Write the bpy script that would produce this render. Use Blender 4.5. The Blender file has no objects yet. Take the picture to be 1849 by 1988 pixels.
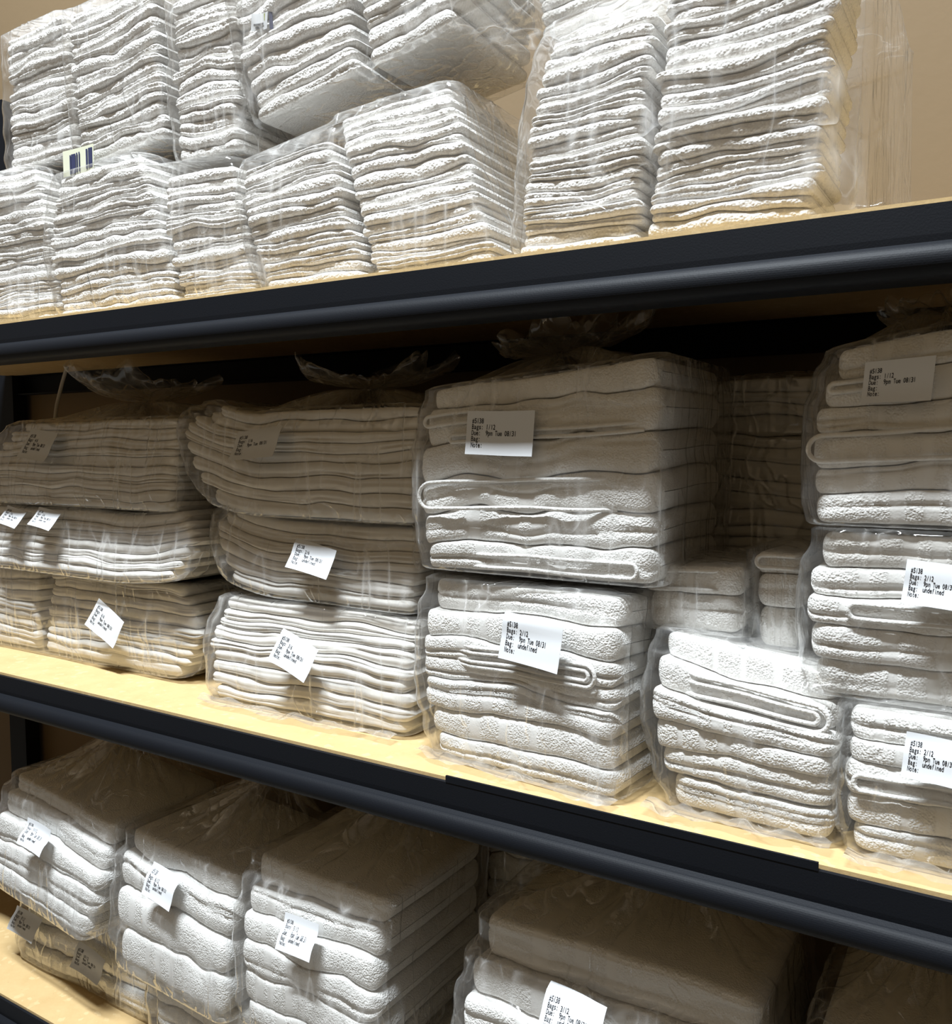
import bpy, math
import numpy as np
from mathutils import Matrix

# ------------------------------------------------------------------ camera, world, lights, exposure
scene = bpy.context.scene
col = scene.collection
R_ROWS = ((0.85205124, 0.0380805, -0.52207141),      # world X, Y, Z axes in (right, down, forward)
          (0.52345838, -0.06198495, 0.84979362),
          (0.0, -0.99735036, -0.07274791))
cam_d = bpy.data.cameras.new('camera')
cam = bpy.data.objects.new('camera', cam_d)
col.objects.link(cam)
rx = [r[0] for r in R_ROWS]; dn = [r[1] for r in R_ROWS]; fw = [r[2] for r in R_ROWS]
M4 = Matrix.Identity(4)
for i in range(3):
    M4[i][0] = rx[i]; M4[i][1] = -dn[i]; M4[i][2] = -fw[i]
M4[0][3], M4[1][3], M4[2][3] = 0.0, -0.843, 1.39
cam.matrix_world = M4
cam_d.sensor_fit = 'HORIZONTAL'
cam_d.sensor_width = 36.0
cam_d.lens = 36.0 * 1700.0 / 1849.0
cam_d.clip_start = 0.02
scene.camera = cam

world = bpy.data.worlds.new('world')
scene.world = world
world.use_nodes = True
wb = world.node_tree.nodes['Background']
wb.inputs[0].default_value = (1.0, 0.82, 0.62, 1)
wb.inputs[1].default_value = 0.19

def area(name, loc, target, sx, sy, power, colr):
    d = bpy.data.lights.new(name, 'AREA')
    d.shape = 'RECTANGLE'; d.size = sx; d.size_y = sy; d.energy = power; d.color = colr
    o = bpy.data.objects.new(name, d); col.objects.link(o)
    o.location = loc
    v = Matrix.Identity(3)
    from mathutils import Vector
    dirv = Vector(target) - Vector(loc)
    o.rotation_euler = dirv.to_track_quat('-Z', 'Y').to_euler()
    return o
# the aisle's ceiling tube fixture, running along the shelves
area('ceiling_tube_light', (-0.75, -1.30, 5.2), (-0.75, -0.30, 1.0), 1.5, 0.19, 600, (0.86, 0.935, 1.0))

vs = scene.view_settings
vs.view_transform = 'Standard'; vs.look = 'None'; vs.gamma = 1.0; vs.use_curve_mapping = False
vs.exposure = -0.05
scene.cycles.transparent_max_bounces = 20
scene.cycles.max_bounces = 4
scene.cycles.diffuse_bounces = 3
scene.cycles.glossy_bounces = 2
scene.cycles.adaptive_threshold = 0.05
scene.cycles.caustics_reflective = False
scene.cycles.caustics_refractive = False

# ------------------------------------------------------------------ helpers
def hash3(ix, iy, iz, seed):
    h = (ix.astype(np.int64) * 374761393 + iy.astype(np.int64) * 668265263 +
         iz.astype(np.int64) * 2147483647 + int(seed) * 974634777) & 0xFFFFFFFF
    h = ((h ^ (h >> 13)) * 1274126177) & 0xFFFFFFFF
    h = ((h ^ (h >> 16)) * 2246822519) & 0xFFFFFFFF
    h = h ^ (h >> 15)
    return (h & 0xFFFF).astype(np.float32) / 32767.5 - 1.0

def vnoise(x, y, z, seed=0):
    x, y, z = np.broadcast_arrays(np.asarray(x, float), np.asarray(y, float), np.asarray(z, float))
    ix, iy, iz = np.floor(x), np.floor(y), np.floor(z)
    fx, fy, fz = x - ix, y - iy, z - iz
    ix, iy, iz = ix.astype(np.int64), iy.astype(np.int64), iz.astype(np.int64)
    fx = fx * fx * (3 - 2 * fx); fy = fy * fy * (3 - 2 * fy); fz = fz * fz * (3 - 2 * fz)
    r = 0
    for a in (0, 1):
        wa = fx if a else 1 - fx
        for b in (0, 1):
            wb_ = fy if b else 1 - fy
            for c in (0, 1):
                wc = fz if c else 1 - fz
                r = r + hash3(ix + a, iy + b, iz + c, seed) * wa * wb_ * wc
    return r

_topo = {}
def grid_topo(nu, nv, wrap):
    k = (nu, nv, wrap)
    if k not in _topo:
        i = np.arange(nu - 1)[:, None]
        j = np.arange(nv if wrap else nv - 1)[None, :]
        j2 = (j + 1) % nv
        q = np.stack(np.broadcast_arrays(i * nv + j, (i + 1) * nv + j, (i + 1) * nv + j2, i * nv + j2), -1)
        _topo[k] = q.reshape(-1, 4).astype(np.int32)
    return _topo[k]

def mesh_np(name, V, Q, smooth=True):
    me = bpy.data.meshes.new(name)
    V = np.asarray(V, np.float32).reshape(-1, 3)
    me.vertices.add(len(V)); me.vertices.foreach_set('co', V.ravel())
    n = len(Q)
    me.loops.add(n * 4); me.loops.foreach_set('vertex_index', Q.ravel())
    me.polygons.add(n)
    me.polygons.foreach_set('loop_start', np.arange(0, n * 4, 4, dtype=np.int32))
    me.polygons.foreach_set('loop_total', np.full(n, 4, np.int32))
    me.polygons.foreach_set('use_smooth', np.full(n, smooth, bool))
    me.update(calc_edges=True)
    return me

def link(name, me, mat, parent=None, loc=None):
    o = bpy.data.objects.new(name, me)
    col.objects.link(o)
    if me is not None and mat is not None:
        me.materials.append(mat)
    if parent is not None: o.parent = parent
    if loc is not None: o.location = loc
    return o

def tag(o, label, cat=None, group=None, kind=None):
    if label: o['label'] = label
    if cat: o['category'] = cat
    if group: o['group'] = group
    if kind: o['kind'] = kind
    return o

def pymesh(name, verts, faces, smooth=False):
    me = bpy.data.meshes.new(name)
    me.from_pydata([tuple(v) for v in verts], [], faces)
    if smooth:
        me.polygons.foreach_set('use_smooth', [True] * len(me.polygons))
    me.update()
    return me

def box_mesh(name, x0, x1, y0, y1, z0, z1):
    v = [(x, y, z) for x in (x0, x1) for y in (y0, y1) for z in (z0, z1)]
    f = [(0, 1, 3, 2), (4, 6, 7, 5), (0, 4, 5, 1), (2, 3, 7, 6), (0, 2, 6, 4), (1, 5, 7, 3)]
    return pymesh(name, v, f)

def tube_mesh(name, pts, rad, seg=8):
    pts = np.asarray(pts, float)
    t = np.gradient(pts, axis=0); t /= np.linalg.norm(t, axis=1)[:, None] + 1e-9
    up = np.array([0, 1.0, 0])
    a = np.cross(t, up); a /= np.linalg.norm(a, axis=1)[:, None] + 1e-9
    b = np.cross(t, a)
    th = np.linspace(0, 2 * math.pi, seg, endpoint=False)
    rad = np.broadcast_to(np.asarray(rad, float), (len(pts),))
    V = pts[:, None] + rad[:, None, None] * (a[:, None] * np.cos(th)[None, :, None] + b[:, None] * np.sin(th)[None, :, None])
    return mesh_np(name, V, grid_topo(len(pts), seg, True))

# ------------------------------------------------------------------ materials
def new_mat(name):
    m = bpy.data.materials.new(name); m.use_nodes = True
    nt = m.node_tree
    for n in list(nt.nodes): nt.nodes.remove(n)
    out = nt.nodes.new('ShaderNodeOutputMaterial')
    return m, nt, out

def N(nt, typ, **kw):
    n = nt.nodes.new(typ)
    for k, v in kw.items():
        if k.startswith('i_'):
            key = k[2:]
            key = int(key) if key.isdigit() else key.replace('_', ' ')
            n.inputs[key].default_value = v
        else: setattr(n, k, v)
    return n

def mathn(nt, op, a, b=None, clamp=False):
    n = nt.nodes.new('ShaderNodeMath'); n.operation = op; n.use_clamp = clamp
    for i, v in enumerate((a, b)):
        if v is None: continue
        if hasattr(v, 'links'): nt.links.new(v, n.inputs[i])
        else: n.inputs[i].default_value = v
    return n.outputs[0]

def ramp(nt, src, p0, p1, c0=(0, 0, 0, 1), c1=(1, 1, 1, 1)):
    n = nt.nodes.new('ShaderNodeValToRGB')
    n.color_ramp.elements[0].position = p0; n.color_ramp.elements[0].color = c0
    n.color_ramp.elements[1].position = p1; n.color_ramp.elements[1].color = c1
    nt.links.new(src, n.inputs[0])
    return n.outputs[0]

def fabric(name, colr, loop, strength, dist, fine=0.0):
    m, nt, out = new_mat(name)
    tc = N(nt, 'ShaderNodeTexCoord')
    p = N(nt, 'ShaderNodeBsdfPrincipled', i_Roughness=0.95)
    p.inputs['Specular IOR Level'].default_value = 0.12
    p.inputs['Sheen Weight'].default_value = 0.12
    p.inputs['Sheen Roughness'].default_value = 0.6
    p.inputs['Base Color'].default_value = tuple(colr) + (1,)
    vo = N(nt, 'ShaderNodeTexVoronoi', i_Scale=loop)
    n2 = N(nt, 'ShaderNodeTexNoise', i_Scale=loop * 0.62, i_Detail=1.0, i_Roughness=0.65)
    for n in (vo, n2): nt.links.new(tc.outputs['Object'], n.inputs['Vector'])
    h = mathn(nt, 'ADD', mathn(nt, 'MULTIPLY', vo.outputs['Distance'], -0.8), mathn(nt, 'MULTIPLY', n2.outputs[0], 1.1))
    at = N(nt, 'ShaderNodeAttribute', attribute_name='pile')
    h = mathn(nt, 'MULTIPLY', h, at.outputs['Fac'])
    if fine:
        w = N(nt, 'ShaderNodeTexNoise', i_Scale=900.0, i_Detail=2.0)
        nt.links.new(tc.outputs['Object'], w.inputs['Vector'])
        h = mathn(nt, 'ADD', h, mathn(nt, 'MULTIPLY', w.outputs[0], fine))
    b = N(nt, 'ShaderNodeBump', i_Strength=strength, i_Distance=dist)
    nt.links.new(h, b.inputs['Height']); nt.links.new(b.outputs[0], p.inputs['Normal'])
    nt.links.new(p.outputs[0], out.inputs[0])
    return m

MAT = {}
MAT['wash'] = fabric('terry_washcloth', (0.85, 0.835, 0.81), 330, 0.55, 0.0026)
MAT['bath'] = fabric('terry_bath_towel', (0.88, 0.875, 0.855), 440, 0.55, 0.0024)
MAT['linen'] = fabric('woven_linen', (0.82, 0.80, 0.76), 60, 0.35, 0.0016, 0.12)

def plastic(name, haze, streak, rough=0.085, tint=(0.97, 0.965, 0.955)):
    m, nt, out = new_mat(name)
    tc = N(nt, 'ShaderNodeTexCoord')
    def stretched(rot, sc, scale, det, dist):
        mp = N(nt, 'ShaderNodeMapping'); mp.inputs['Scale'].default_value = (1.0, 1.0, sc)
        mp.inputs['Rotation'].default_value = (0.0, rot, 0.0)
        nt.links.new(tc.outputs['Object'], mp.inputs['Vector'])
        n = N(nt, 'ShaderNodeTexNoise', i_Scale=scale, i_Detail=det, i_Roughness=0.5, i_Distortion=dist)
        nt.links.new(mp.outputs[0], n.inputs['Vector'])
        return n.outputs[0]
    def ridge(v, k, p):
        r_ = mathn(nt, 'SUBTRACT', 1.0, mathn(nt, 'MULTIPLY', mathn(nt, 'ABSOLUTE', mathn(nt, 'SUBTRACT', v, 0.5)), k), True)
        return mathn(nt, 'POWER', r_, p)
    # taut pulled creases: ridges stretched along the height of the bag, in two directions, and loose crumples
    a1 = stretched(0.16, 0.10, 26.0, 1.0, 0.0)
    a3 = stretched(0.0, 0.7, 17.0, 1.0, 0.8)
    p1 = N(nt, 'ShaderNodeTexNoise', i_Scale=10.0, i_Detail=0.0); nt.links.new(tc.outputs['Object'], p1.inputs['Vector'])
    g1, g3 = ridge(a1, 13.0, 2.0), ridge(a3, 16.0, 2.0)
    rid = mathn(nt, 'MULTIPLY', g1, ramp(nt, p1.outputs[0], 0.42, 0.60))
    r3 = mathn(nt, 'MULTIPLY', g3, ramp(nt, p1.outputs[0], 0.45, 0.60))
    hgt = mathn(nt, 'ADD', mathn(nt, 'MULTIPLY', g1, 0.28), mathn(nt, 'MULTIPLY', g3, 0.22))
    hgt = mathn(nt, 'ADD', hgt, mathn(nt, 'MULTIPLY', mathn(nt, 'ADD', a1, a3), 0.9))
    b = N(nt, 'ShaderNodeBump', i_Strength=0.8, i_Distance=0.0045)
    nt.links.new(hgt, b.inputs['Height'])
    tr = N(nt, 'ShaderNodeBsdfTransparent'); tr.inputs[0].default_value = tint + (1,)
    df = N(nt, 'ShaderNodeBsdfDiffuse'); df.inputs[0].default_value = (0.88, 0.87, 0.85, 1)
    tl = N(nt, 'ShaderNodeBsdfTranslucent'); tl.inputs[0].default_value = (0.88, 0.87, 0.85, 1)
    for n in (df, tl): nt.links.new(b.outputs[0], n.inputs['Normal'])
    dm = N(nt, 'ShaderNodeMixShader', i_0=0.45)
    nt.links.new(df.outputs[0], dm.inputs[1]); nt.links.new(tl.outputs[0], dm.inputs[2])
    lw = N(nt, 'ShaderNodeLayerWeight', i_Blend=0.5)
    hz = mathn(nt, 'ADD', haze, mathn(nt, 'MULTIPLY', mathn(nt, 'POWER', lw.outputs['Facing'], 3.0), 0.22))
    hz = mathn(nt, 'ADD', hz, mathn(nt, 'MULTIPLY', mathn(nt, 'ADD', rid, mathn(nt, 'MULTIPLY', r3, 0.5)), streak), True)  # whiter haze along the ridges, painted in for the film's reflected streaks
    m1 = N(nt, 'ShaderNodeMixShader')
    nt.links.new(hz, m1.inputs[0]); nt.links.new(tr.outputs[0], m1.inputs[1]); nt.links.new(dm.outputs[0], m1.inputs[2])
    gl = N(nt, 'ShaderNodeBsdfGlossy', i_Roughness=rough); gl.inputs[0].default_value = (1, 1, 1, 1)
    nt.links.new(b.outputs[0], gl.inputs['Normal'])
    lb = N(nt, 'ShaderNodeLayerWeight', i_Blend=0.5); nt.links.new(b.outputs[0], lb.inputs['Normal'])
    fr = mathn(nt, 'ADD', 0.08, mathn(nt, 'MULTIPLY', mathn(nt, 'POWER', lb.outputs['Facing'], 3.5), 0.75), True)
    m2 = N(nt, 'ShaderNodeMixShader')
    nt.links.new(fr, m2.inputs[0]); nt.links.new(m1.outputs[0], m2.inputs[1]); nt.links.new(gl.outputs[0], m2.inputs[2])
    nt.links.new(m2.outputs[0], out.inputs[0])
    return m
MAT['bag'] = plastic('clear_polythene', 0.05, 0.32)
MAT['film'] = plastic('milky_polythene', 0.16, 0.25)

def simple(name, colr, rough, spec=0.5, bump=None, metal=0.0):
    m, nt, out = new_mat(name)
    p = N(nt, 'ShaderNodeBsdfPrincipled', i_Roughness=rough, i_Metallic=metal)
    p.inputs['Base Color'].default_value = tuple(colr) + (1,)
    p.inputs['Specular IOR Level'].default_value = spec
    if bump:
        tc = N(nt, 'ShaderNodeTexCoord')
        nz = N(nt, 'ShaderNodeTexNoise', i_Scale=bump[0], i_Detail=3.0)
        nt.links.new(tc.outputs['Object'], nz.inputs['Vector'])
        b = N(nt, 'ShaderNodeBump', i_Strength=bump[1], i_Distance=bump[2])
        nt.links.new(nz.outputs[0], b.inputs['Height']); nt.links.new(b.outputs[0], p.inputs['Normal'])
    nt.links.new(p.outputs[0], out.inputs[0])
    return m
MAT['steel'] = simple('black_powder_coat', (0.006, 0.007, 0.0095), 0.55, 0.14, (500, 0.25, 0.0006))
MAT['paper'] = simple('thermal_paper', (0.70, 0.715, 0.73), 0.7, 0.2)
MAT['ink'] = simple('thermal_print', (0.022, 0.022, 0.026), 0.7, 0.2)
MAT['green'] = simple('olive_print', (0.30, 0.34, 0.06), 0.7, 0.2)
MAT['sticker'] = simple('pale_sticker', (0.60, 0.60, 0.46), 0.6, 0.3)
MAT['navy'] = simple('navy_print', (0.035, 0.04, 0.09), 0.5, 0.3)
MAT['wall'] = simple('tan_painted_wall', (0.175, 0.122, 0.066), 0.8, 0.3, (60, 0.15, 0.002))
MAT['floor'] = simple('grey_concrete_floor', (0.16, 0.145, 0.125), 0.75, 0.3, (30, 0.2, 0.003))
MAT['tie'] = simple('white_tie_stick', (0.62, 0.60, 0.55), 0.5)

def board_mat():
    m, nt, out = new_mat('particle_board')
    tc = N(nt, 'ShaderNodeTexCoord')
    p = N(nt, 'ShaderNodeBsdfPrincipled', i_Roughness=0.72)
    p.inputs['Specular IOR Level'].default_value = 0.3
    n1 = N(nt, 'ShaderNodeTexNoise', i_Scale=14.0, i_Detail=6.0, i_Roughness=0.7)
    n2 = N(nt, 'ShaderNodeTexVoronoi', i_Scale=130.0)
    n3 = N(nt, 'ShaderNodeTexNoise', i_Scale=210.0, i_Detail=3.0)
    for n in (n1, n2, n3): nt.links.new(tc.outputs['Object'], n.inputs['Vector'])
    base = ramp(nt, n1.outputs[0], 0.3, 0.7, (0.48, 0.330, 0.150, 1), (0.55, 0.395, 0.195, 1))
    spk = ramp(nt, n3.outputs[0], 0.66, 0.74)
    mx = N(nt, 'ShaderNodeMixRGB', blend_type='MIX')
    mx.inputs[2].default_value = (0.40, 0.27, 0.13, 1)
    nt.links.new(mathn(nt, 'MULTIPLY', spk, 0.55), mx.inputs[0]); nt.links.new(base, mx.inputs[1])
    chip = ramp(nt, n2.outputs['Color'], 0.80, 0.86)
    mx2 = N(nt, 'ShaderNodeMixRGB', blend_type='MIX'); mx2.inputs[2].default_value = (0.63, 0.475, 0.26, 1)
    nt.links.new(mathn(nt, 'MULTIPLY', chip, 0.5), mx2.inputs[0]); nt.links.new(mx.outputs[0], mx2.inputs[1])
    nt.links.new(mx2.outputs[0], p.inputs['Base Color'])
    b = N(nt, 'ShaderNodeBump', i_Strength=0.25, i_Distance=0.001)
    nt.links.new(n3.outputs[0], b.inputs['Height']); nt.links.new(b.outputs[0], p.inputs['Normal'])
    nt.links.new(p.outputs[0], out.inputs[0])
    return m
MAT['board'] = board_mat()

# ------------------------------------------------------------------ the setting
XL, XR, DEPTH = -2.37, 0.45, 0.56
tag(link('wall_back', box_mesh('wall_back', -4, 2.2, 0.575, 0.65, 0, 3.2), MAT['wall']), 'tan painted wall behind the shelving', kind='structure')
tag(link('floor', box_mesh('floor', -4, 2.2, -2.6, 0.575, -0.05, 0), MAT['floor']), 'grey concrete storeroom floor', kind='structure')

tag(link('ambient_block_wall', box_mesh('ambient_block_wall', -4, 2.2, -2.2, -2.14, 0, 3.2), MAT['wall']), 'added unseen tan wall behind the camera, blocking ambient light', kind='structure')  # unseen wall added behind the camera to hold back the ambient light
unit = link('shelving_unit', None, None, None, ((XL + XR) / 2, 0, 0))
tag(unit, 'black steel shelving unit with yellow particle board shelves', 'shelving')
UX = (XL + XR) / 2
def part(name, me, mat, parent, label=None):
    me.transform(Matrix.Translation((-UX, 0, 0)))
    o = link(name, me, mat, parent)
    if label: o['label'] = label
    return o
def beam_mesh(name, x0, x1, ztop, y0, sgn):
    prof = [(0.004, -0.004), (0.0, -0.0045), (0.0, -0.030), (0.0005, -0.036)]
    for k in range(22):
        a = math.radians(75 - k * 165 / 21)
        prof.append((-0.0015 - 0.0125 * math.cos(a) , -0.0525 + 0.0145 * math.sin(a)))
    prof += [(0.004, -0.0675), (0.030, -0.0675), (0.030, -0.0645), (0.004, -0.0645), (0.004, -0.018), (0.03, -0.018), (0.03, -0.0165), (0.004, -0.0165)]
    n = len(prof)
    xs = np.linspace(x0, x1, 2)
    v = [(x, y0 + sgn * p[0], ztop + p[1]) for x in xs for p in prof]
    f = [(i, n + i, n + (i + 1) % n, (i + 1) % n) for i in range(n)]
    f += [tuple(range(n)), tuple(range(2 * n - 1, n - 1, -1))]
    return pymesh(name, v, f)
for sz in (1.6, 1.0, 0.4):
    part('shelf_board', box_mesh('shelf_board', XL + 0.05, XR - 0.05, 0.0045, DEPTH - 0.005, sz - 0.016, sz), MAT['board'], unit, 'yellow speckled particle board')
    fb = part('front_beam', beam_mesh('front_beam', XL + 0.04, XR - 0.04, sz, 0.0, 1), MAT['steel'], unit)
    for pl in fb.data.polygons: pl.use_smooth = False
    part('rear_beam', beam_mesh('rear_beam', XL + 0.04, XR - 0.04, sz, DEPTH, -1), MAT['steel'], unit)
part('beam_lip', box_mesh('beam_lip', -0.56, -0.142, -0.0006, 0.0022, 0.9955, 1.0035), MAT['steel'], unit)
for px in (XL, XR - 0.04):
    for py in (0.0, DEPTH - 0.04):
        me = box_mesh('post', px, px + (0.075 if px < 0 else 0.04), py, py + 0.04, 0.0, 2.3)
        part('post', me, MAT['steel'], unit)

# ------------------------------------------------------------------ frames, stacks, bags
class Frame:
    def __init__(s, o, rot=0, tilt=0, smile=0.0, hw=0.15, slope=0.0, top=0.2, seed=0, wob=0.004, bowl=(0, 0)):
        s.o = np.array(o, float); s.c, s.s = math.cos(math.radians(rot)), math.sin(math.radians(rot))
        s.tc, s.ts = math.cos(math.radians(tilt)), math.sin(math.radians(tilt))
        s.smile, s.hw, s.slope, s.top, s.seed, s.wob = smile, hw, slope, top, seed, wob
        s.bl, s.br = bowl
    def __call__(s, x, y, z):
        f = np.clip(z / s.top, 0, 1.3)
        z = z + f * (s.smile * (x / s.hw) ** 2 + s.slope * x) + s.wob * f * vnoise(x * 11, y * 7, z * 6, s.seed + 5)
        z = z + s.bl * np.clip((-x / s.hw - 0.2) / 0.8, 0, 1.2) ** 2 + s.br * np.clip((x / s.hw - 0.2) / 0.8, 0, 1.2) ** 2
        y = y + s.wob * 0.9 * vnoise(x * 9, z * 8, 3.3, s.seed + 9)
        x2 = x * s.tc - z * s.ts; z2 = x * s.ts + z * s.tc
        return np.stack([s.o[0] + x2 * s.c - y * s.s, s.o[1] + x2 * s.s + y * s.c, s.o[2] + z2], -1)

def prof_inset(t, ib, it):
    return ib * max(0, 1 - t / 0.62) ** 2 + it * max(0, (t - 0.45) / 0.55) ** 2.2

KIND = dict(
    wash=dict(nx=92, arc=13, terry=0.0006, wav=0.40, jx=0.008, jy=0.0075, r=0.55, rc=0.012, name='washcloth'),
    linen=dict(nx=64, arc=13, terry=0.0, wav=0.26, jx=0.008, jy=0.006, r=0.5, rc=0.014, name='folded_linen'),
    bath=dict(nx=120, arc=19, terry=0.00045, wav=0.20, jx=0.004, jy=0.005, r=0.26, rc=0.020, sq=0.46, name='folded_towel'))

def layer_mesh(name, fr, kd, xl, xr, yf, yb, zint, k, T, seed, grooves, bands):
    """one folded cloth: a rounded slab between the interface surfaces k and k+1 of its pile"""
    nx, arc = kd['nx'], kd['arc']
    W = xr - xl
    u = np.linspace(0, 1, nx)
    ends = 0.5 - 0.5 * np.cos(math.pi * u)
    u = 0.72 * u + 0.28 * ends
    X = xl + W * u
    rt = T * (0.30 if kd['name'] == 'folded_towel' else 0.55)
    e = np.minimum(X - xl, xr - X)
    tf = np.sqrt(np.clip(1 - (1 - np.clip(e / rt, 0, 1)) ** 2, 0.0004, 1))
    rc = kd['rc']
    ins = rc - np.sqrt(np.clip(rc * rc - (rc - np.clip(e, 0, rc)) ** 2, 0, None))
    ph = np.linspace(math.pi / 2, -math.pi / 2, arc)
    inw = 1 - np.abs(np.cos(ph)) ** kd.get('sq', 0.8)
    zs = np.sign(np.sin(ph)) * np.abs(np.sin(ph)) ** 0.9
    nt_, nb = 4, 5
    sec_z = np.concatenate([zs, -np.ones(nt_), -np.sin(np.linspace(math.pi / 2, -math.pi / 2, nb)), np.ones(nt_)])
    r = T * kd['r']
    st = np.linspace(0, 1, nt_ + 2)[1:-1]
    front = np.concatenate([np.ones(arc), np.zeros(2 * nt_ + nb)])
    zz = np.broadcast_to(sec_z[None], (nx, len(sec_z)))
    XX = np.broadcast_to(X[:, None], zz.shape)
    nf = kd['jy'] * (vnoise(X * 14, seed * 1.7, 0.5, 3) + 0.5 * vnoise(X * 45, seed * 2.3, 1.5, 4))
    yfx = yf + ins + nf * 0.6
    ybx = yb - ins
    YF = yfx[:, None] + r * inw[None]
    YT = (yfx + r)[:, None] * (1 - st)[None] + (ybx - r)[:, None] * st[None]
    YBk = ybx[:, None] - r * (1 - np.sqrt(np.clip(1 - (np.linspace(-1, 1, nb)[None]) ** 2, 0, 1)))
    YY = np.concatenate([YF, YT, YBk, YT[:, ::-1]], 1)
    for (gz, gd, gw, gs) in grooves:
        zc = gz + 0.35 * vnoise(X * 7, gs, 0.2, 11)
        fade = np.clip(0.5 + 1.6 * vnoise(X * 6, gs, 7.7, 12) + 0.5, 0, 1)
        YY = YY + front[None] * gd * fade[:, None] * np.exp(-((zz - zc[:, None]) / gw) ** 2)
    lo = zint(k, XX, YY); hi = zint(k + 1, XX, YY)
    ZZ = lo + (hi - lo) * (0.5 + 0.5 * zz * tf[:, None] * 0.97)
    pile = np.ones_like(zz)
    for (b0, b1) in bands:
        m = ((u > b0) & (u < b1))[:, None]
        pile = np.where(m, 0.12, pile)
    if kd['terry']:
        nse = vnoise(XX * 150, YY * 150, ZZ * 150, 21) + 0.6 * vnoise(XX * 330, YY * 330, ZZ * 330, 22)
        YY = YY - front[None] * kd['terry'] * pile * nse
        ZZ = ZZ + kd['terry'] * 0.5 * pile * vnoise(XX * 170, YY * 170, ZZ * 170 + 9, 23) * tf[:, None]
        YY = YY + front[None] * 0.0010 * (1 - pile)
    V = fr(XX, YY, ZZ)
    return V, pile

ORD = ['top', 'second', 'third', 'fourth', 'fifth', 'sixth', 'seventh', 'eighth', 'ninth', 'tenth', 'eleventh', 'twelfth',
       'thirteenth', 'fourteenth', 'fifteenth', 'sixteenth', 'seventeenth', 'eighteenth', 'nineteenth', 'twentieth',
       'twenty-first', 'twenty-second', 'twenty-third', 'twenty-fourth', 'twenty-fifth', 'twenty-sixth', 'twenty-seventh']
NOUN = dict(wash='white terry washcloth', linen='flat folded white linen', bath='folded white terry towel')
CATS = dict(wash='washcloth', linen='linen', bath='towel')

def build_stack(fr, S, seed, grp):
    """S: kind, x0, x1 (frame coords), y (front), d (depth), z (base), h, n, insets; returns envelope rows and the cloth objects"""
    rng = np.random.default_rng(seed)
    kd = KIND[S['kind']]
    n = S['n']
    th = 1 + rng.uniform(-0.22, 0.22, n)
    zb = S.get('z', 0.0) + np.concatenate([[0], np.cumsum(th)]) / th.sum() * S['h']
    Tm = S['h'] / n
    A = kd['wav'] * Tm
    def zint(k, x, y):
        edge = 0.0 if k in (0, n) else 1.0
        return zb[k] + edge * A * (vnoise(x * 13, y * 6, k * 0.61, seed) + 0.5 * vnoise(x * 31, y * 9, k * 0.9, seed + 1)) \
            + (0 if edge else 0.2 * A * vnoise(x * 12, y * 6, k, seed))
    env, objs = [], []
    for k in range(n):
        t = (zb[k] + zb[k + 1]) / 2 - S.get('z', 0.0); t /= S['h']
        xl = S['x0'] + prof_inset(t, S.get('bl', 0), S.get('tl', 0)) + rng.uniform(0, 1) * kd['jx']
        xr = S['x1'] - prof_inset(t, S.get('br', 0), S.get('tr', 0)) - rng.uniform(0, 1) * kd['jx']
        yf = S.get('y', 0) + S.get('lean', 0) * t * S['h'] + prof_inset(t, S.get('bf', 0.004), S.get('tf', 0.004)) + rng.uniform(0, 1) * kd['jy']
        yb = S.get('y', 0) + S['d'] - rng.uniform(0, 1) * kd['jx']
        xl += S.get('sk', 0) * t; xr += S.get('sk', 0) * t
        T = zb[k + 1] - zb[k]
        gr = []
        if S['kind'] == 'wash':
            if rng.random() < 0.55: gr.append((rng.uniform(-0.3, 0.3), 0.0035, 0.22, rng.uniform(0, 99)))
        elif S['kind'] == 'linen':
            for q in range(rng.integers(1, 3)): gr.append((rng.uniform(-0.6, 0.6), 0.0035, 0.13, rng.uniform(0, 99)))
        else:
            if rng.random() < 0.6: gr.append((rng.uniform(-0.35, 0.35), 0.005, 0.11, rng.uniform(0, 99)))
            if rng.random() < 0.4: gr.append((rng.uniform(-0.7, 0.7), 0.004, 0.09, rng.uniform(0, 99)))
        bands = []
        if S['kind'] == 'bath':
            b0 = rng.uniform(0.12, 0.3)
            for q in range(3):
                bands.append((b0, b0 + rng.uniform(0.03, 0.07))); b0 += rng.uniform(0.10, 0.2)
        V, pile = layer_mesh(kd['name'], fr, kd, xl, xr, yf, yb, zint, k, T, rng.uniform(0, 1000), gr, bands)
        loc = V.reshape(-1, 3).mean(0); loc[2] = V[..., 2].min()
        me = mesh_np(kd['name'], V - loc, grid_topo(V.shape[0], V.shape[1], True)[:, ::-1].copy())
        at = me.attributes.new('pile', 'FLOAT', 'POINT')
        at.data.foreach_set('value', pile.astype(np.float32).ravel())
        o = link(kd['name'], me, MAT[S['kind']], None, tuple(loc))
        i = n - 1 - k
        pos = 'topmost' if i == 0 else ('bottommost' if k == 0 else ORD[i] + ' from top')
        tag(o, '%s, %s of %s' % (NOUN[S['kind']], pos, S['where']), CATS[S['kind']], grp)
        env.append((zb[k], zb[k + 1], xl, xr, yf, yb))
        objs.append((o, loc, (xl, xr, yf, yb, zb[k], zb[k + 1])))
    return env, objs

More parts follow.
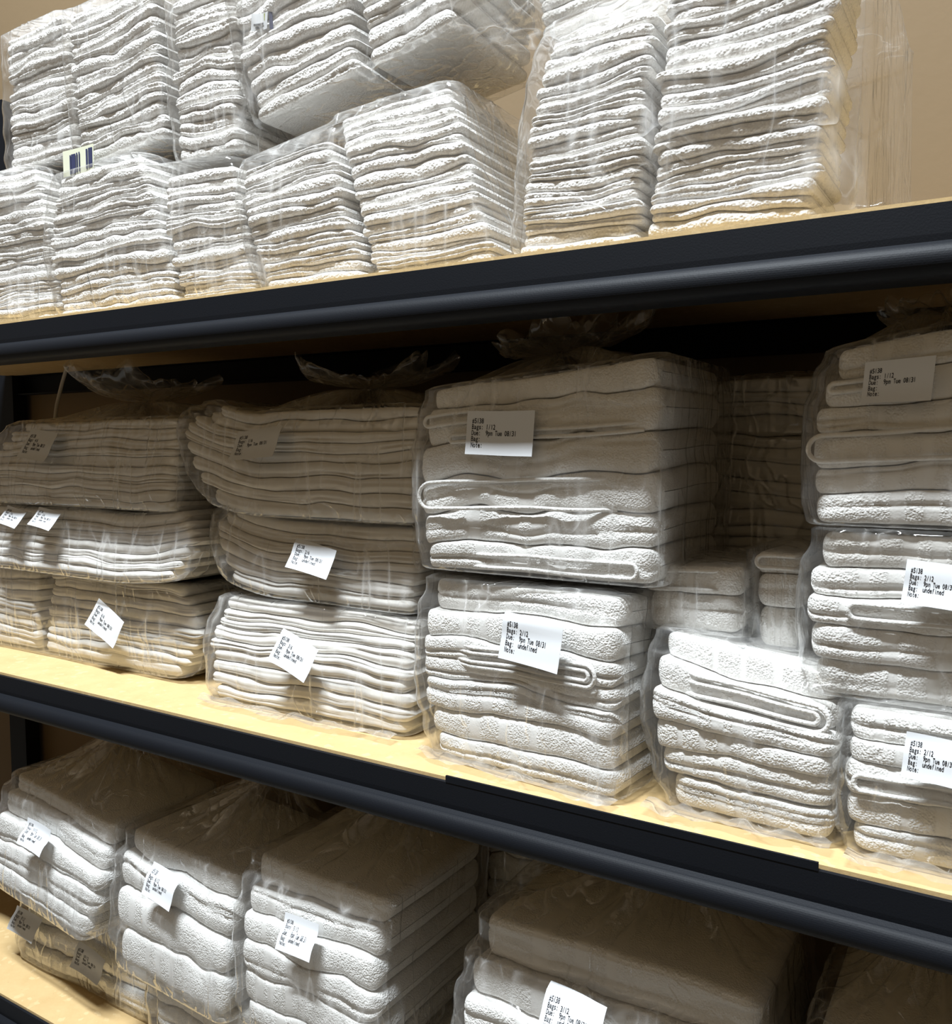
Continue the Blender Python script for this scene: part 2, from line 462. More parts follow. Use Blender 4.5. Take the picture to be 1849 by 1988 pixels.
def add_hem(fr, rec, xa, xb, zc, hh, end, rad=0.0024, off=0.0035):
    """the thick stitched border of a towel, folded back on itself, showing on the front of the fold"""
    o, loc, (xl, xr, yf, yb, z0, z1) = rec
    T = z1 - z0
    zm = z0 + zc * T
    h = hh * T / 2
    xs = np.linspace(xa, xb, 40)
    a = np.linspace(math.pi / 2, -math.pi / 2, 12)
    if end == 'right':
        px = np.concatenate([xs, xb + h * np.cos(a)[1:-1], xs[::-1]])
        pz = np.concatenate([np.full(40, h), h * np.sin(a)[1:-1], np.full(40, -h)])
    else:
        px = np.concatenate([xs[::-1], xa - h * np.cos(a)[1:-1], xs])
        pz = np.concatenate([np.full(40, h), h * np.sin(a)[1:-1], np.full(40, -h)])
    pz = zm + pz + 0.0022 * vnoise(px * 18, pz * 30, 4.4, 31)
    py = np.full_like(px, yf - off) + 0.0016 * vnoise(px * 20, 1.1, 2.2, 33)
    ends_ = np.clip(np.minimum(np.arange(len(px)), np.arange(len(px))[::-1]) / 6.0, 0, 1)
    py = py + (1 - ends_) * 0.010
    P = fr(px, py, pz) - loc
    me = tube_mesh('hem', P, rad, 8)
    at = me.attributes.new('pile', 'FLOAT', 'POINT')
    at.data.foreach_set('value', np.full(len(me.vertices), 0.5, np.float32))
    h_ = link('hem', me, MAT['bath'], o)
    h_['label'] = 'stitched towel border'

NF, NC, NS, NB = 96, 5, 34, 12
def ring_pts(xl, xr, yf, yb, r):
    """rounded rectangle seen from above: points and outward normals, front edge first (left to right)"""
    r = min(r, (xr - xl) / 2.2, (yb - yf) / 2.2)
    P, Nn = [], []
    def seg(a, b, n, nrm):
        t = np.linspace(0, 1, n, endpoint=False)[:, None]
        P.append(np.array(a)[None] * (1 - t) + np.array(b)[None] * t); Nn.append(np.repeat(np.array([nrm], float), n, 0))
    def arc(c, a0):
        a = np.radians(a0 + np.linspace(0, 90, NC, endpoint=False))
        d = np.stack([np.cos(a), np.sin(a)], -1); P.append(np.array(c)[None] + r * d); Nn.append(d)
    seg((xl + r, yf), (xr - r, yf), NF, (0, -1)); arc((xr - r, yf + r), -90)
    seg((xr, yf + r), (xr, yb - r), NS, (1, 0)); arc((xr - r, yb - r), 0)
    seg((xr - r, yb), (xl + r, yb), NB, (0, 1)); arc((xl + r, yb - r), 90)
    seg((xl, yb - r), (xl, yf + r), NS, (-1, 0)); arc((xl + r, yf + r), 180)
    return np.concatenate(P), np.concatenate(Nn)

def build_bag(fr, env, B, seed):
    rng = np.random.default_rng(seed + 77)
    gap = B.get('gap', 0.009)
    env = np.array(env)
    z0, z1 = env[:, 0].min(), env[:, 1].max()
    nl = max(14, int((z1 - z0) / 0.0052))
    zl = np.linspace(z0, z1, nl)
    rows = []
    for z in zl:
        m = (env[:, 0] - 0.012 <= z) & (env[:, 1] + 0.012 >= z)
        q = env[m]
        rows.append((q[:, 2].min(), q[:, 3].max(), q[:, 4].min(), q[:, 5].max()))
    rows = np.array(rows)
    if 'xr' in B: rows[:, 1] = np.maximum(rows[:, 1], B['xr'])
    if 'xl' in B: rows[:, 0] = np.minimum(rows[:, 0], B['xl'])
    if 'yb' in B: rows[:, 3] = np.maximum(rows[:, 3], B['yb'])
    ker = np.exp(-np.linspace(-2, 2, 7) ** 2); ker /= ker.sum()
    sm = np.stack([np.convolve(np.pad(rows[:, c], 3, 'edge'), ker, 'valid') for c in range(4)], -1)
    sm[:, 0] = np.minimum(sm[:, 0], rows[:, 0] + 0.003) - gap; sm[:, 1] = np.maximum(sm[:, 1], rows[:, 1] - 0.003) + gap
    sm[:, 2] = np.minimum(sm[:, 2], rows[:, 2] + 0.003) - gap; sm[:, 3] = np.maximum(sm[:, 3], rows[:, 3] - 0.003) + gap
    base = sm.copy()
    bz = z0 - 0.002
    rings, norms, zs, wr = [], [], [], []
    # bottom closing rings
    a = sm[0]
    cx, cy = (a[0] + a[1]) / 2, (a[2] + a[3]) / 2
    for f, dz in ((0.02, 0), (0.6, 0), (0.93, 0), (0.975, 0.0005)):
        p, nn = ring_pts(cx + (a[0] - cx) * f, cx + (a[1] - cx) * f, cy + (a[2] - cy) * f, cy + (a[3] - cy) * f, 0.022)
        rings.append(p); norms.append(nn); zs.append(np.full(len(p), bz + dz)); wr.append(0)
    for i in range(nl):
        p, nn = ring_pts(*sm[i], 0.024)
        rings.append(p); norms.append(nn); zs.append(np.full(len(p), zl[i] + 0.001)); wr.append(min(1, i / 3.0))
    rim = sm[-1]
    p0, n0 = ring_pts(*rim, 0.024)
    zt = z1 + 0.004
    for f, dz in ((0.004, 0.002), (0.010, 0.0035)):
        p, nn = ring_pts(rim[0] + f, rim[1] - f, rim[2] + f, rim[3] - f, 0.024)
        rings.append(p); norms.append(nn); zs.append(np.full(len(p), zt + dz - 0.002)); wr.append(0.6)
    R = np.stack(rings); NN = np.stack(norms); Z = np.stack(zs); WR = np.array(wr)[:, None]
    d = np.diff(p0, axis=0, append=p0[:1])
    s = np.concatenate([[0], np.cumsum(np.linalg.norm(d, axis=1))[:-1]])
    SS = np.broadcast_to(s[None], Z.shape)
    H = Z
    disp = 0.0016 * (1 + vnoise(SS * 16, H * 7, seed, 41)) + 0.0012 * (1 + vnoise(SS * 45, H * 12, seed, 42))
    nc = B.get('creases', 30)
    per = s[-1]
    for q in range(nc):
        s0 = rng.uniform(0, per * 0.55) if q < nc * 0.8 else rng.uniform(0, per)
        h0 = rng.uniform(z0, z1); ln = rng.uniform(0.02, 0.07)
        sl = rng.normal(0, 0.22); w = rng.uniform(0.0022, 0.004); am = rng.uniform(0.0008, 0.0030)
        if B.get('fan'): sl = (s0 - NF / (len(s)) * per * 0.5) * B['fan'] + rng.normal(0, 0.08)
        ds = SS - (s0 + sl * (H - h0))
        disp = disp + am * np.exp(-(ds / w) ** 2) * np.exp(-((H - h0) / ln) ** 2)
    disp = np.minimum(disp, 0.0075) * WR
    XY = R + NN * disp[..., None]
    X, Y = XY[..., 0], XY[..., 1]
    V = [fr(X, Y, Z)]
    nrow = len(X)
    top = B.get('top', 'flat')
    x_r, y_r = R[-1][:, 0], R[-1][:, 1]
    ccx, ccy = x_r.mean(), y_r.mean()
    extra = []
    if top == 'flat':
        for f in (0.9, 0.6, 0.02):
            extra.append(fr(ccx + (x_r - ccx) * f, ccy + (y_r - ccy) * f, np.full_like(x_r, zt + 0.0015 + 0.006 * (1 - f)) + 0.003 * vnoise(x_r * 20, y_r * 20, f * 4, seed) * (f > 0.1)))
    else:
        nx_, ny_, nz_, rad, hh = top            # neck position (frame coords), ruffle radius and height
        th = np.arctan2(y_r - ny_, x_r - nx_)
        npl = rng.integers(11, 16)
        pleat = np.sin(th * npl + 2.2 * np.sin(th * 3 + seed)) + 0.6 * np.sin(th * (npl * 2 + 1) + seed)
        m = 16
        for j in range(1, m + 1):
            f = j / m
            g = f ** 0.85
            rr = 0.011
            px = x_r * (1 - g) + (nx_ + rr * np.cos(th)) * g
            py = y_r * (1 - g) + (ny_ + rr * np.sin(th)) * g
            pz = zt + 0.0015 + (nz_ - zt) * f ** B.get('puff', 1.7) + 0.010 * pleat * math.sin(math.pi * min(1, f * 1.02)) * (0.5 + f) \
                + 0.004 * vnoise(px * 22, py * 22, seed, 51) * (1 - f)
            pz = np.maximum(pz, zt + 0.001)
            extra.append(fr(px, py, pz))
        m = 12
        for j in range(1, m + 1):
            f = j / m
            ct, sn = np.cos(th), np.sin(th)
            wob = vnoise(ct * 1.6 + 5, sn * 1.6, f * 1.2 + seed, 52)
            w2 = vnoise(ct * 3.4, sn * 3.4, f * 2.2, seed + 53)
            w3 = vnoise(ct * 8, sn * 8, f * 4.0, seed + 54)
            rr = 0.011 + rad * (0.80 + 0.45 * wob + 0.30 * w2 + 0.10 * w3) * math.sin(f * 1.9) ** 0.8
            rr = np.maximum(rr, 0.008)
            px = nx_ + rr * ct; py = ny_ + rr * sn * 0.8
            pz = nz_ + hh * (1.3 * f * (0.7 + 0.6 * wob) + 0.45 * w2 * f) + 0.016 * w3 * f
            pz = np.maximum(pz, zt + 0.006)
            extra.append(fr(px, py, pz))
    V = np.concatenate(V + [np.stack(extra)], 0)
    loc = fr(np.array([ccx]), np.array([ccy]), np.array([z0]))[0]
    loc = np.array([loc[0], loc[1], V[..., 2].min()])
    me = mesh_np('bag_film', V - loc, grid_topo(V.shape[0], V.shape[1], True))
    def front(z):
        return np.interp(z, zl, base[:, 2])
    return me, loc, front, (rim, z0, z1, base)

# ---- printed receipt labels: glyph outlines of the built-in font, set in fixed pitch
_gl = {}
def glyph(ch):
    if ch not in _gl:
        cu = bpy.data.curves.new('glyph', 'FONT'); cu.body = ch; cu.size = 1.0; cu.resolution_u = 3; cu.offset = 0.012
        ob = bpy.data.objects.new('glyph', cu); col.objects.link(ob)
        bpy.context.view_layer.update()
        dg = bpy.context.evaluated_depsgraph_get()
        me = ob.evaluated_get(dg).to_mesh()
        v = np.array([p.co[:] for p in me.vertices]).reshape(-1, 3)
        f = [tuple(p.vertices) for p in me.polygons]
        ob.evaluated_get(dg).to_mesh_clear()
        bpy.data.objects.remove(ob); bpy.data.curves.remove(cu)
        if len(v):
            x0, x1 = v[:, 0].min(), v[:, 0].max()
            v[:, 0] -= (x0 + x1) / 2
            wmax = 0.50
            if x1 - x0 > wmax: v[:, 0] *= wmax / (x1 - x0)
            elif ch.isalnum() and ch not in '1ilIjft/': v[:, 0] *= min(1.25, wmax / max(0.05, x1 - x0))
        _gl[ch] = (v, f)
    return _gl[ch]

def text_lines(frac, und):
    return ['#5138', 'Bags: ' + frac, 'Due:  9pm Tue 08/31', 'Bag:' + ('  undefined' if und else ''), 'Note:']

def add_label(bag, bloc, fr, front, cx, cz, w, h, roll, frac, und, seed, lean=0.0, out=0.0098, shear=0.0, curl=0.003, desc=''):
    rng = np.random.default_rng(seed)
    cr, sr = math.cos(math.radians(roll)), math.sin(math.radians(roll))
    def place(a, b, lift):
        a = np.asarray(a, float); b = np.asarray(b, float)
        a2 = a + shear * b
        x = cx + a2 * cr - b * sr; z = cz + a2 * sr + b * cr
        y = front(z) - out + lean * (b - h / 2) - curl * ((a / (w / 2)) ** 2 * 0.6 + np.clip(-b / (h / 2), 0, 1) ** 2) - lift
        return fr(x, y, z)
    nu, nv = 15, 11
    A, Bv = np.meshgrid(np.linspace(-w / 2, w / 2, nu), np.linspace(-h / 2, h / 2, nv), indexing='ij')
    F = place(A, Bv, 0.0)
    c = F.reshape(-1, 3).mean(0)
    Vf = F.reshape(-1, 3) - c; Vb = place(A, Bv, -0.00025).reshape(-1, 3) - c
    Q = grid_topo(nu, nv, False)
    me = mesh_np('paper_label', np.concatenate([Vf, Vb]), np.concatenate([Q, Q[:, ::-1] + nu * nv]))
    o = link('paper_label', me, MAT['paper'], bag, tuple(c - bloc))
    o['label'] = desc
    verts, faces, n0 = [], [], 0
    size = h * 0.135
    pitch = w * 0.0355
    for li, line in enumerate(text_lines(frac, und)):
        for ci, ch in enumerate(line):
            if ch == ' ': continue
            v, f = glyph(ch)
            if not len(v): continue
            a = -w / 2 + w * 0.08 + (ci + 0.5) * pitch + v[:, 0] * pitch * 1.75
            b = h / 2 - h * 0.285 - li * h * 0.137 + v[:, 1] * size * 1.2
            verts.append(place(a, b, 0.0003) - c)
            faces += [tuple(i + n0 for i in q) for q in f]; n0 += len(v)
    pm = pymesh('printed_text', np.concatenate(verts), faces)
    t = link('printed_text', pm, MAT['ink'], o)
    t['label'] = 'black printed order text'

def flap_mesh(fr, x0, x1, y0, y1, z, seed):
    """the bag's flat bottom seal, creased, lying out on the shelf in front of it"""
    nu, nv = 70, 8
    U, Vv = np.meshgrid(np.linspace(0, 1, nu), np.linspace(0, 1, nv), indexing='ij')
    x = x0 + (x1 - x0) * U
    y = y0 + (y1 - y0) * Vv * (0.75 + 0.35 * vnoise(U * 7, 0.3, 0.1, seed))
    saw = np.abs(((U * 5.3 + 0.3 * vnoise(U * 4, 1, 1, seed)) % 1) - 0.5)
    zz = z + 0.002 + 0.011 * saw * (1 - 0.6 * Vv) + 0.003 * vnoise(U * 18, Vv * 3, 2, seed)
    P = fr(x, y, zz)
    return P, grid_topo(nu, nv, False)

groups = dict(wash='white washcloths on the upper shelf', linen='folded linens on the middle shelf', bath='folded terry towels in bags')
BAGN = [0]
def bag(label, o, stacks, rot=0, tilt=0, smile=0.0, slope=0.0, labels=(), hems=(), flap=None, wob=0.004, bowl=(0, 0), name='laundry_bag', **B):
    BAGN[0] += 1
    seed = BAGN[0] * 13
    top = max(S.get('z', 0) + S['h'] for S in stacks)
    hw = max(max(abs(S['x0']), abs(S['x1'])) for S in stacks)
    fr = Frame(o, rot, tilt, smile, hw, slope, top, seed, wob, bowl)
    env, recs = [], []
    for i, S in enumerate(stacks):
        e, r = build_stack(fr, S, seed + i * 3 + 1, S.get('group', groups[S['kind']]))
        env += e; recs.append(r)
    for (si, li, *a) in hems:
        add_hem(fr, recs[si][li], *a)
    me, loc, front, info = build_bag(fr, env, B, seed)
    root = link(name, None, None, None, tuple(loc))
    tag(root, label, 'bag', 'bagged laundry on the shelves')
    film = link('bag_film', me, MAT['bag'], root)
    for q, L in enumerate(labels):
        add_label(root, loc, fr, front, seed=seed + q, **L)
    if flap:
        P, Q = flap_mesh(fr, *flap, 0.0, seed)
        f_ = link('bottom_seal', mesh_np('bottom_seal', P - loc, Q), MAT['film'], root)
    return fr, recs, root, loc, front

def st(kind, x0, x1, d, h, n, where, **k):
    return dict(kind=kind, x0=x0, x1=x1, d=d, h=h, n=n, where=where, **k)
def lab(cx, cz, w, h, roll, frac, und, desc, **k):
    return dict(cx=cx, cz=cz, w=w, h=h, roll=roll, frac=frac, und=und, desc=desc, **k)

U, Mz, Lz = 1.6055, 1.0055, 0.4055
#SHELVES
# ------------------------------------------------------------------ upper shelf: bagged washcloths
bag('clear bag of washcloths cut by left edge, standing on upper shelf', (-1.475, 0.045, U),
    [st('wash', -0.14, 0.122, 0.20, 0.255, 19, 'leftmost pile standing on upper board', tl=0.02, tr=0.02, sk=-0.045)])
bag('clear bag with two washcloth piles, below the sticker, upper shelf left', (-1.115, 0.04, U),
    [st('wash', -0.237, 0.045, 0.20, 0.222, 17, 'wide pile under the pale striped sticker', tl=0.06, tr=0.012, sk=-0.05),
     st('wash', 0.052, 0.215, 0.20, 0.182, 16, 'short pile left of centre upper shelf bag', tl=0.02, sk=-0.045)])
bag('clear bag with two leaning washcloth piles, centre of upper shelf', (-0.712, 0.045, U),
    [st('wash', -0.188, -0.006, 0.20, 0.183, 14, 'left pile in centre upper shelf bag', tl=0.01, bl=0.012, sk=-0.05),
     st('wash', -0.002, 0.184, 0.20, 0.215, 18, 'right pile in centre upper shelf bag', tr=0.006, y=0.012, sk=-0.062)],
    slope=0.08)
bag('tall clear bag of washcloths at right end of upper shelf', (-0.326, 0.035, U),
    [st('wash', -0.165, -0.018, 0.13, 0.232, 20, 'narrower pile in tall right bag', tl=0.02, sk=0.02),
     st('wash', -0.012, 0.162, 0.13, 0.262, 23, 'wider pile in tall right bag', y=-0.005, sk=0.02)],
    slope=0.06, smile=0.006, yb=0.42, xr=0.185)
bag('clear washcloth bag stacked on leftmost upper shelf bag, image corner', (-1.43, 0.07, U + 0.272),
    [st('wash', -0.105, 0.095, 0.20, 0.225, 15, 'upper pile at top left corner', tr=0.02)])
rising = bag('clear bag of rising washcloths stacked above the pale striped sticker', (-1.215, 0.06, U + 0.250),
    [st('wash', -0.112, 0.105, 0.20, 0.235, 15, 'tilted pile above the striped sticker')], tilt=4, smile=0.012)
bag('narrow clear washcloth bag stacked second row, left of tagged bag', (-1.010, 0.055, U + 0.205),
    [st('wash', -0.078, 0.066, 0.20, 0.250, 15, 'upper pile left of tagged bag', bl=0.01)], tilt=-1)
tagged = bag('tilted clear bag of washcloths with brand tag, lying on other bags', (-0.745, 0.055, U + 0.262),
    [st('wash', -0.190, 0.014, 0.20, 0.200, 11, 'tagged pile in tilted upper bag', bl=0.012),
     st('wash', 0.026, 0.190, 0.20, 0.190, 10, 'right pile in tilted upper bag', br=0.03)],
    tilt=9, smile=0.012, xr=0.24, wob=0.010)
bag('small clear bag corner hanging at top edge beside tall bag', (-0.43, 0.16, U + 0.285),
    [st('wash', -0.10, 0.10, 0.16, 0.14, 9, 'pile hanging at top edge above tall bag', bl=0.02)], tilt=6)

# ------------------------------------------------------------------ middle shelf: linens and towels
bag('clear bag of flat linen on board at lower left, label 6/6', (-1.40, 0.115, Mz),
    [st('linen', -0.42, -0.172, 0.26, 0.150, 8, 'left bundle of 6/6 linen bag', bl=0.02),
     st('linen', -0.158, 0.275, 0.26, 0.150, 9, 'right bundle of 6/6 linen bag', br=0.05, tr=0.06, lean=0.12)], bowl=(0.0, 0.014),
    labels=[lab(0.077, 0.083, 0.080, 0.050, -25, '6/6', True, 'white printed label reading bags 6/6', lean=0.2)])
bag('clear linen bag in middle of left pile with two curled labels', (-1.38, 0.085, Mz + 0.160),
    [st('linen', -0.34, 0.280, 0.28, 0.112, 7, 'middle bag of left linen pile', bl=0.06, br=0.06, tr=0.06, lean=0.2)], bowl=(0.0, 0.032),
    labels=[lab(-0.089, 0.098, 0.066, 0.030, -8, '5/6', True, 'curled white printed label', lean=0.4),
            lab(-0.195, 0.098, 0.066, 0.030, -8, '5/6', True, 'curled white printed label', lean=0.4)])
linen_top = bag('clear linen bag on top of left pile with dangling tie', (-1.42, 0.10, Mz + 0.282),
    [st('linen', -0.28, 0.262, 0.26, 0.150, 10, 'top bag of left linen pile', tl=0.10, tr=0.01, lean=0.15)],
    labels=[lab(-0.078, 0.108, 0.090, 0.052, -5, '4/6', True, 'white printed label on shaded linen', lean=0.3)],
    top=(0.03, 0.15, 0.182, 0.13, 0.045))
bag('clear linen bag on board next to towels, label 3/6', (-0.865, 0.075, Mz),
    [st('linen', -0.205, 0.190, 0.28, 0.152, 9, 'bottom 3/6 linen bag', bl=0.02, tl=0.02, lean=0.18)],
    labels=[lab(0.0, 0.090, 0.076, 0.047, -18, '3/6', True, 'white printed label reading bags 3/6', lean=0.15)],
    flap=(-0.19, 0.18, -0.004, -0.035))
bag('clear linen bag in middle of second pile, label 2/6', (-0.88, 0.10, Mz + 0.162),
    [st('linen', -0.205, 0.205, 0.28, 0.112, 7, 'middle 2/6 linen bag', bl=0.06, br=0.01, tl=0.05, lean=0.22)], bowl=(0.035, 0.0),
    labels=[lab(0.032, 0.066, 0.080, 0.040, -8, '2/6', True, 'white printed label reading bags 2/6', lean=0.25)])
bag('clear linen bag on top of second pile, label 1/6', (-0.915, 0.10, Mz + 0.283),
    [st('linen', -0.232, 0.240, 0.28, 0.155, 9, 'top 1/6 linen bag', bl=0.08, tl=0.09, lean=0.12)], bowl=(0.05, 0.0),
    labels=[lab(-0.036, 0.108, 0.090, 0.044, 4, '1/6', False, 'shaded printed label reading bags 1/6', lean=0.4)],
    top=(0.05, 0.15, 0.190, 0.13, 0.04))
bag('clear towel bag on board, label 2/12, left of bright gap', (-0.497, 0.045, Mz),
    [st('bath', -0.152, 0.138, 0.23, 0.218, 7, 'single bright 2/12 towel bag', bl=0.035, tl=0.015, bf=0.0, tf=0.02)], rot=-6,
    labels=[lab(0.037, 0.163, 0.082, 0.054, -5, '2/12', True, 'white printed label reading bags 2/12')],
    hems=[(0, 4, -0.090, 0.098, 0.35, 0.42, 'right'), (0, 4, -0.088, 0.10, 0.35, 0.9, 'right')],
    flap=(-0.14, 0.145, -0.002, -0.032), fan=-1.1, creases=70)
bag('tall clear towel bag in shade, label 1/12, centre of middle shelf', (-0.484, 0.055, Mz + 0.235),
    [st('bath', -0.160, 0.160, 0.25, 0.232, 6, 'shaded central 1/12 towel bag', bl=0.012, tl=0.025, tr=0.004)], slope=0.10,
    labels=[lab(-0.028, 0.168, 0.090, 0.052, -4, '1/12', False, 'shaded printed label reading bags 1/12', curl=0.0008, out=0.006)],
    hems=[(0, 2, -0.135, 0.11, 0.5, 0.82, 'left'), (0, 4, -0.135, -0.03, 0.75, 0.30, 'left'), (0, 4, -0.10, 0.14, 0.15, 0.2, 'left'), (0, 0, -0.09, 0.13, 0.4, 0.45, 'right')],
    top=(-0.02, 0.14, 0.272, 0.10, 0.03), creases=70, yb=0.26)
bag('clear linen stack standing at back between the two 1/12 bags', (-0.285, 0.34, Mz),
    [st('linen', -0.15, 0.13, 0.17, 0.475, 24, 'tall back pile between 1/12 bags')])
bag('clear towel bag on board, unlabelled, right of single 2/12 bag', (-0.236, 0.045, Mz),
    [st('bath', -0.094, 0.100, 0.23, 0.172, 6, 'unlabelled towel bag on board', bl=0.03, tl=0.012, tf=0.03)], slope=-0.10, rot=-1,
    hems=[(0, 4, -0.062, 0.075, 0.35, 0.40, 'right'), (0, 4, -0.060, 0.077, 0.35, 0.9, 'right')],
    flap=(-0.09, 0.10, -0.002, -0.030), fan=-1.1, creases=70)
bag('clear towel bag on board at right edge, lower 2/12 label', (-0.032, 0.035, Mz),
    [st('bath', -0.100, 0.110, 0.24, 0.135, 5, 'lower right edge 2/12 bag', bl=0.01, tl=0.005)], rot=-2,
    labels=[lab(-0.016, 0.106, 0.054, 0.040, -4, '2/12', True, 'white printed label reading bags 2/12')],
    hems=[(0, 2, -0.080, 0.09, 0.5, 0.5, 'left')],
    flap=(-0.09, 0.10, -0.002, -0.028), fan=-1.1, creases=60)
bag('short clear towel bag lying on the unlabelled towel bag', (-0.298, 0.10, Mz + 0.182),
    [st('bath', -0.062, 0.058, 0.19, 0.072, 2, 'short bag on unlabelled bag', bl=0.02)], slope=0.05,
    hems=[(0, 1, -0.045, 0.03, 0.5, 0.7, 'left')])
bag('narrow clear towel bag wedged beside stacked right 2/12 bag', (-0.205, 0.105, Mz + 0.172),
    [st('bath', -0.030, 0.026, 0.18, 0.100, 3, 'narrow wedged bag')],
    hems=[(0, 2, -0.020, 0.018, 0.6, 0.5, 'left')])
bag('clear towel bag stacked at right edge, upper 2/12 label', (-0.058, 0.055, Mz + 0.144),
    [st('bath', -0.115, 0.130, 0.24, 0.160, 5, 'upper right edge 2/12 bag', tl=0.015, bl=0.01)],
    labels=[lab(0.003, 0.118, 0.054, 0.040, -5, '2/12', True, 'white printed label reading bags 2/12')],
    hems=[(0, 2, -0.065, 0.09, 0.6, 0.5, 'left')], fan=-1.0, creases=60)
bag('clear towel bag stacked highest at right edge, label 1/12', (-0.060, 0.055, Mz + 0.312),
    [st('bath', -0.112, 0.130, 0.24, 0.180, 6, 'highest right edge 1/12 bag', tl=0.025, bl=0.008)], slope=0.12,
    labels=[lab(-0.033, 0.138, 0.058, 0.040, -4, '1/12', False, 'shaded printed label reading bags 1/12')],
    hems=[(0, 2, -0.098, 0.09, 0.5, 0.82, 'left'), (0, 4, -0.09, -0.01, 0.6, 0.30, 'left')],
    top=(0.0, 0.15, 0.208, 0.08, 0.02), creases=60)

# ------------------------------------------------------------------ lower shelf: towels under drawn-up bags
bag('clear towel bag at bottom left corner with two shaded labels', (-1.42, 0.085, Lz),
    [st('bath', -0.22, 0.215, 0.26, 0.155, 4, 'bottom left corner bag', bl=0.03, br=0.02, lean=0.25)],
    labels=[lab(0.035, 0.062, 0.085, 0.038, -3, '10/12', True, 'shaded printed label', lean=0.2),
            lab(-0.165, 0.075, 0.085, 0.038, -3, '9/12', True, 'shaded printed label', lean=0.2)])
bag('clear towel bag on lower left pile, label 11/12', (-1.435, 0.020, Lz + 0.168),
    [st('bath', -0.185, 0.155, 0.27, 0.195, 5, 'lower shelf bag in front of left post', tl=0.03, br=0.03, lean=0.16, tf=0.02)], tilt=-4, rot=-3,
    labels=[lab(-0.015, 0.135, 0.076, 0.040, 0, '11/12', True, 'white printed label reading bags 11/12', lean=0.10)],
    top=(0.02, 0.17, 0.300, 0.06, 0.04), fan=0.5, puff=1.0)
bag('clear towel bag beneath second lower shelf bag from left', (-1.055, 0.05, Lz),
    [st('bath', -0.125, 0.105, 0.26, 0.125, 3, 'bag beneath second lower shelf bag')])
bag('clear towel bag with label 6/12, between bags 11/12 and 5/12', (-1.098, 0.016, Lz + 0.134),
    [st('bath', -0.160, 0.125, 0.27, 0.215, 4, 'second lower shelf bag from left', tl=0.02, bl=0.04, lean=0.13, tf=0.02)], tilt=-2, rot=-2,
    labels=[lab(-0.016, 0.168, 0.070, 0.045, -4, '6/12', True, 'white printed label reading bags 6/12', lean=0.10)],
    top=(0.06, 0.18, 0.315, 0.05, 0.03), fan=0.5, puff=1.0)
bag('clear towel bag beneath lower shelf bag with long side', (-0.80, 0.05, Lz),
    [st('bath', -0.130, 0.130, 0.27, 0.140, 4, 'bag beneath long-sided lower shelf bag')])
bag('clear towel bag on lower shelf with long visible side, label 5/12', (-0.820, 0.014, Lz + 0.150),
    [st('bath', -0.130, 0.128, 0.29, 0.235, 6, 'lower shelf bag with long visible side', tl=0.015, bl=0.02, lean=0.11, tf=0.02)], tilt=-1,
    labels=[lab(0.004, 0.168, 0.062, 0.044, 0, '5/12', True, 'white printed label reading bags 5/12', lean=0.10)],
    top=(0.07, 0.20, 0.325, 0.05, 0.03), fan=0.5, puff=1.0)
bag('wide clear towel bag at bottom edge, label 3/12', (-0.385, 0.02, Lz),
    [st('bath', -0.190, 0.190, 0.30, 0.400, 8, 'wide 3/12 bag at bottom edge', tl=0.03, tr=0.02, lean=0.03, tf=0.05)],
    labels=[lab(-0.020, 0.335, 0.074, 0.048, -4, '3/12', True, 'printed label reading bags 3/12', lean=0.4)],
    top=(0.05, 0.17, 0.480, 0.06, 0.03), fan=0.4, creases=70, puff=1.0)
bag('dark shaded towel bag at bottom right corner', (-0.045, 0.06, Lz),
    [st('bath', -0.130, 0.16, 0.28, 0.395, 10, 'shaded bag at bottom right corner', tl=0.03)],
    top=(0.0, 0.15, 0.470, 0.06, 0.03), creases=70, puff=1.0)
bag('shaded towel bag at the back between 5/12 and 3/12 bags', (-0.60, 0.36, Lz),
    [st('bath', -0.13, 0.13, 0.16, 0.44, 11, 'shaded back pile behind 3/12 bag')],
    top=(0.0, 0.08, 0.50, 0.05, 0.02))

# ------------------------------------------------------------------ small things fixed to the bags and cloths
def quad_strip(name, fr, loc, x, y, z, w, h, roll, mat, parent, lift=0.0, bend=0.0, label=None, yaw=0.0):
    nu = 7
    A, Bv = np.meshgrid(np.linspace(-w / 2, w / 2, nu), np.linspace(-h / 2, h / 2, 3), indexing='ij')
    c, s_ = math.cos(math.radians(roll)), math.sin(math.radians(roll))
    def pl(l): return fr(x + (A * c - Bv * s_), y - l - bend * (A / (w / 2)) ** 2 + yaw * A, z + A * s_ + Bv * c)
    F, Bk = pl(lift), pl(lift - 0.0004)
    Q = grid_topo(nu, 3, False)
    me = mesh_np(name, np.concatenate([F.reshape(-1, 3), Bk.reshape(-1, 3)]) - loc, np.concatenate([Q, Q[:, ::-1] + nu * 3]))
    o = link(name, me, mat, parent)
    if label: o['label'] = label
    return o
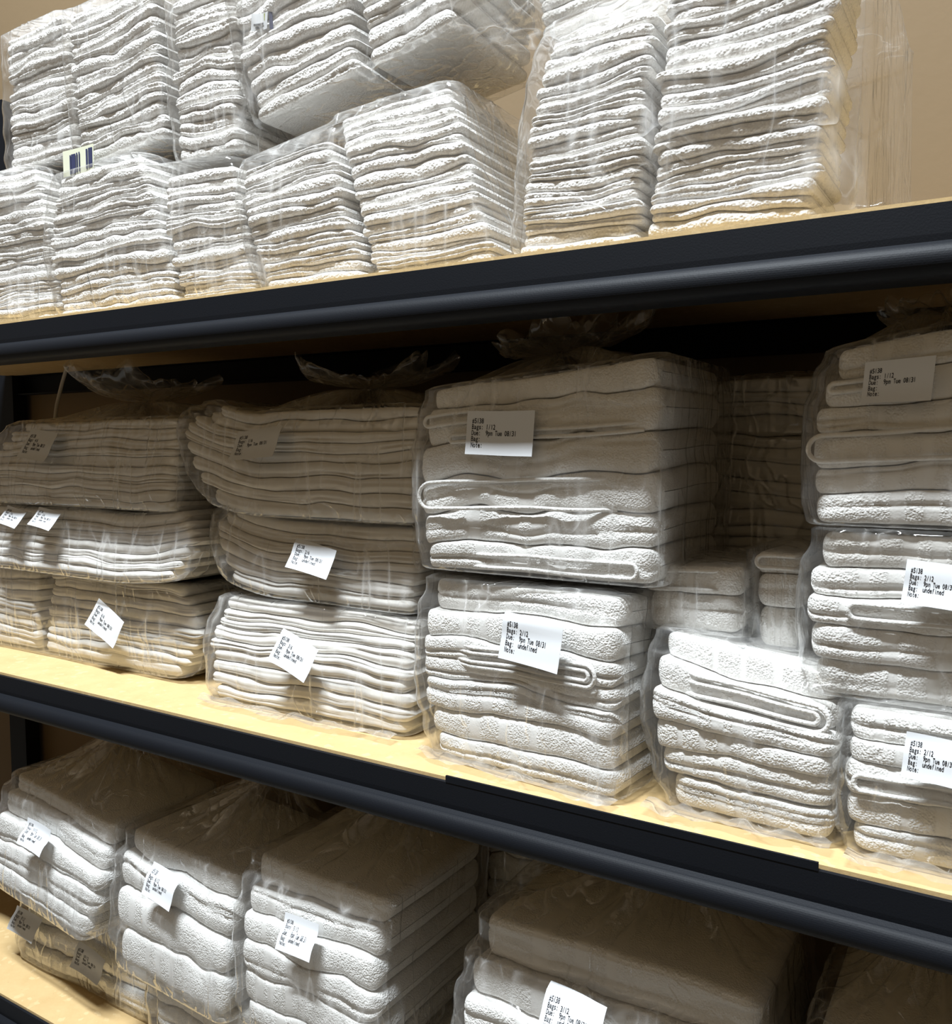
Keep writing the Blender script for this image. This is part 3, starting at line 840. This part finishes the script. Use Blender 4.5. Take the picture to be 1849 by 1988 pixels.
# woven care tag sewn into one washcloth of the tilted bag
tf_, trecs = tagged[0], tagged[1]
to, tl_, tr_ = trecs[0][6]
tx, tz = -0.135, (tr_[4] + tr_[5]) / 2
ty = tr_[2] - 0.006
ct = quad_strip('care_tag', tf_, tl_, tx, ty, tz, 0.030, 0.021, -14, MAT['paper'], to, 0.0, 0.003, 'small white sewn-in care tag')
quad_strip('tag_edge', tf_, tl_, tx + 0.0165, ty + 0.002, tz - 0.003, 0.004, 0.022, -6, MAT['navy'], ct, 0.0, 0.0, 'dark folded edge of the tag', 0.6)
quad_strip('green_mark', tf_, tl_, tx + 0.009, ty, tz + 0.003, 0.003, 0.009, -8, MAT['green'], ct, 0.0010, 0.0, 'olive green mark')
quad_strip('tag_print', tf_, tl_, tx - 0.003, ty, tz - 0.0025, 0.018, 0.0022, -14, MAT['ink'], ct, 0.0010, 0.001, 'dark line of tiny print')
quad_strip('tag_print', tf_, tl_, tx - 0.003, ty, tz - 0.0065, 0.014, 0.0022, -14, MAT['ink'], ct, 0.0010, 0.001, 'dark line of tiny print')
# pale striped sticker hanging from the rising bag at the upper left
sf, srecs, sroot, sloc, sfront = rising
sx, sz = -0.075, -0.004
sy = -0.016
stk = quad_strip('striped_sticker', sf, sloc, sx, sy, sz, 0.078, 0.040, -4, MAT['sticker'], sroot, 0.0, 0.001, 'pale sticker with dark vertical stripes')
for dx, w_ in ((-0.020, 0.003), (-0.012, 0.011), (-0.003, 0.003), (0.003, 0.0025), (0.022, 0.004), (0.031, 0.010)):
    quad_strip('stripe', sf, sloc, sx + dx, sy, sz - 0.002, w_, 0.030, -4, MAT['navy'], stk, 0.0014)
# thin white tie stick poking up from the top linen bag at the left
pts = np.array([(-1.615, 0.20, 1.445), (-1.607, 0.20, 1.475), (-1.588, 0.20, 1.515), (-1.570, 0.20, 1.547)])
lf, lrecs, lroot, lloc, lfront = linen_top
link('plastic_tie', tube_mesh('plastic_tie', pts - lloc, 0.0035, 8), MAT['tie'], lroot)['label'] = 'thin white plastic tie stick'
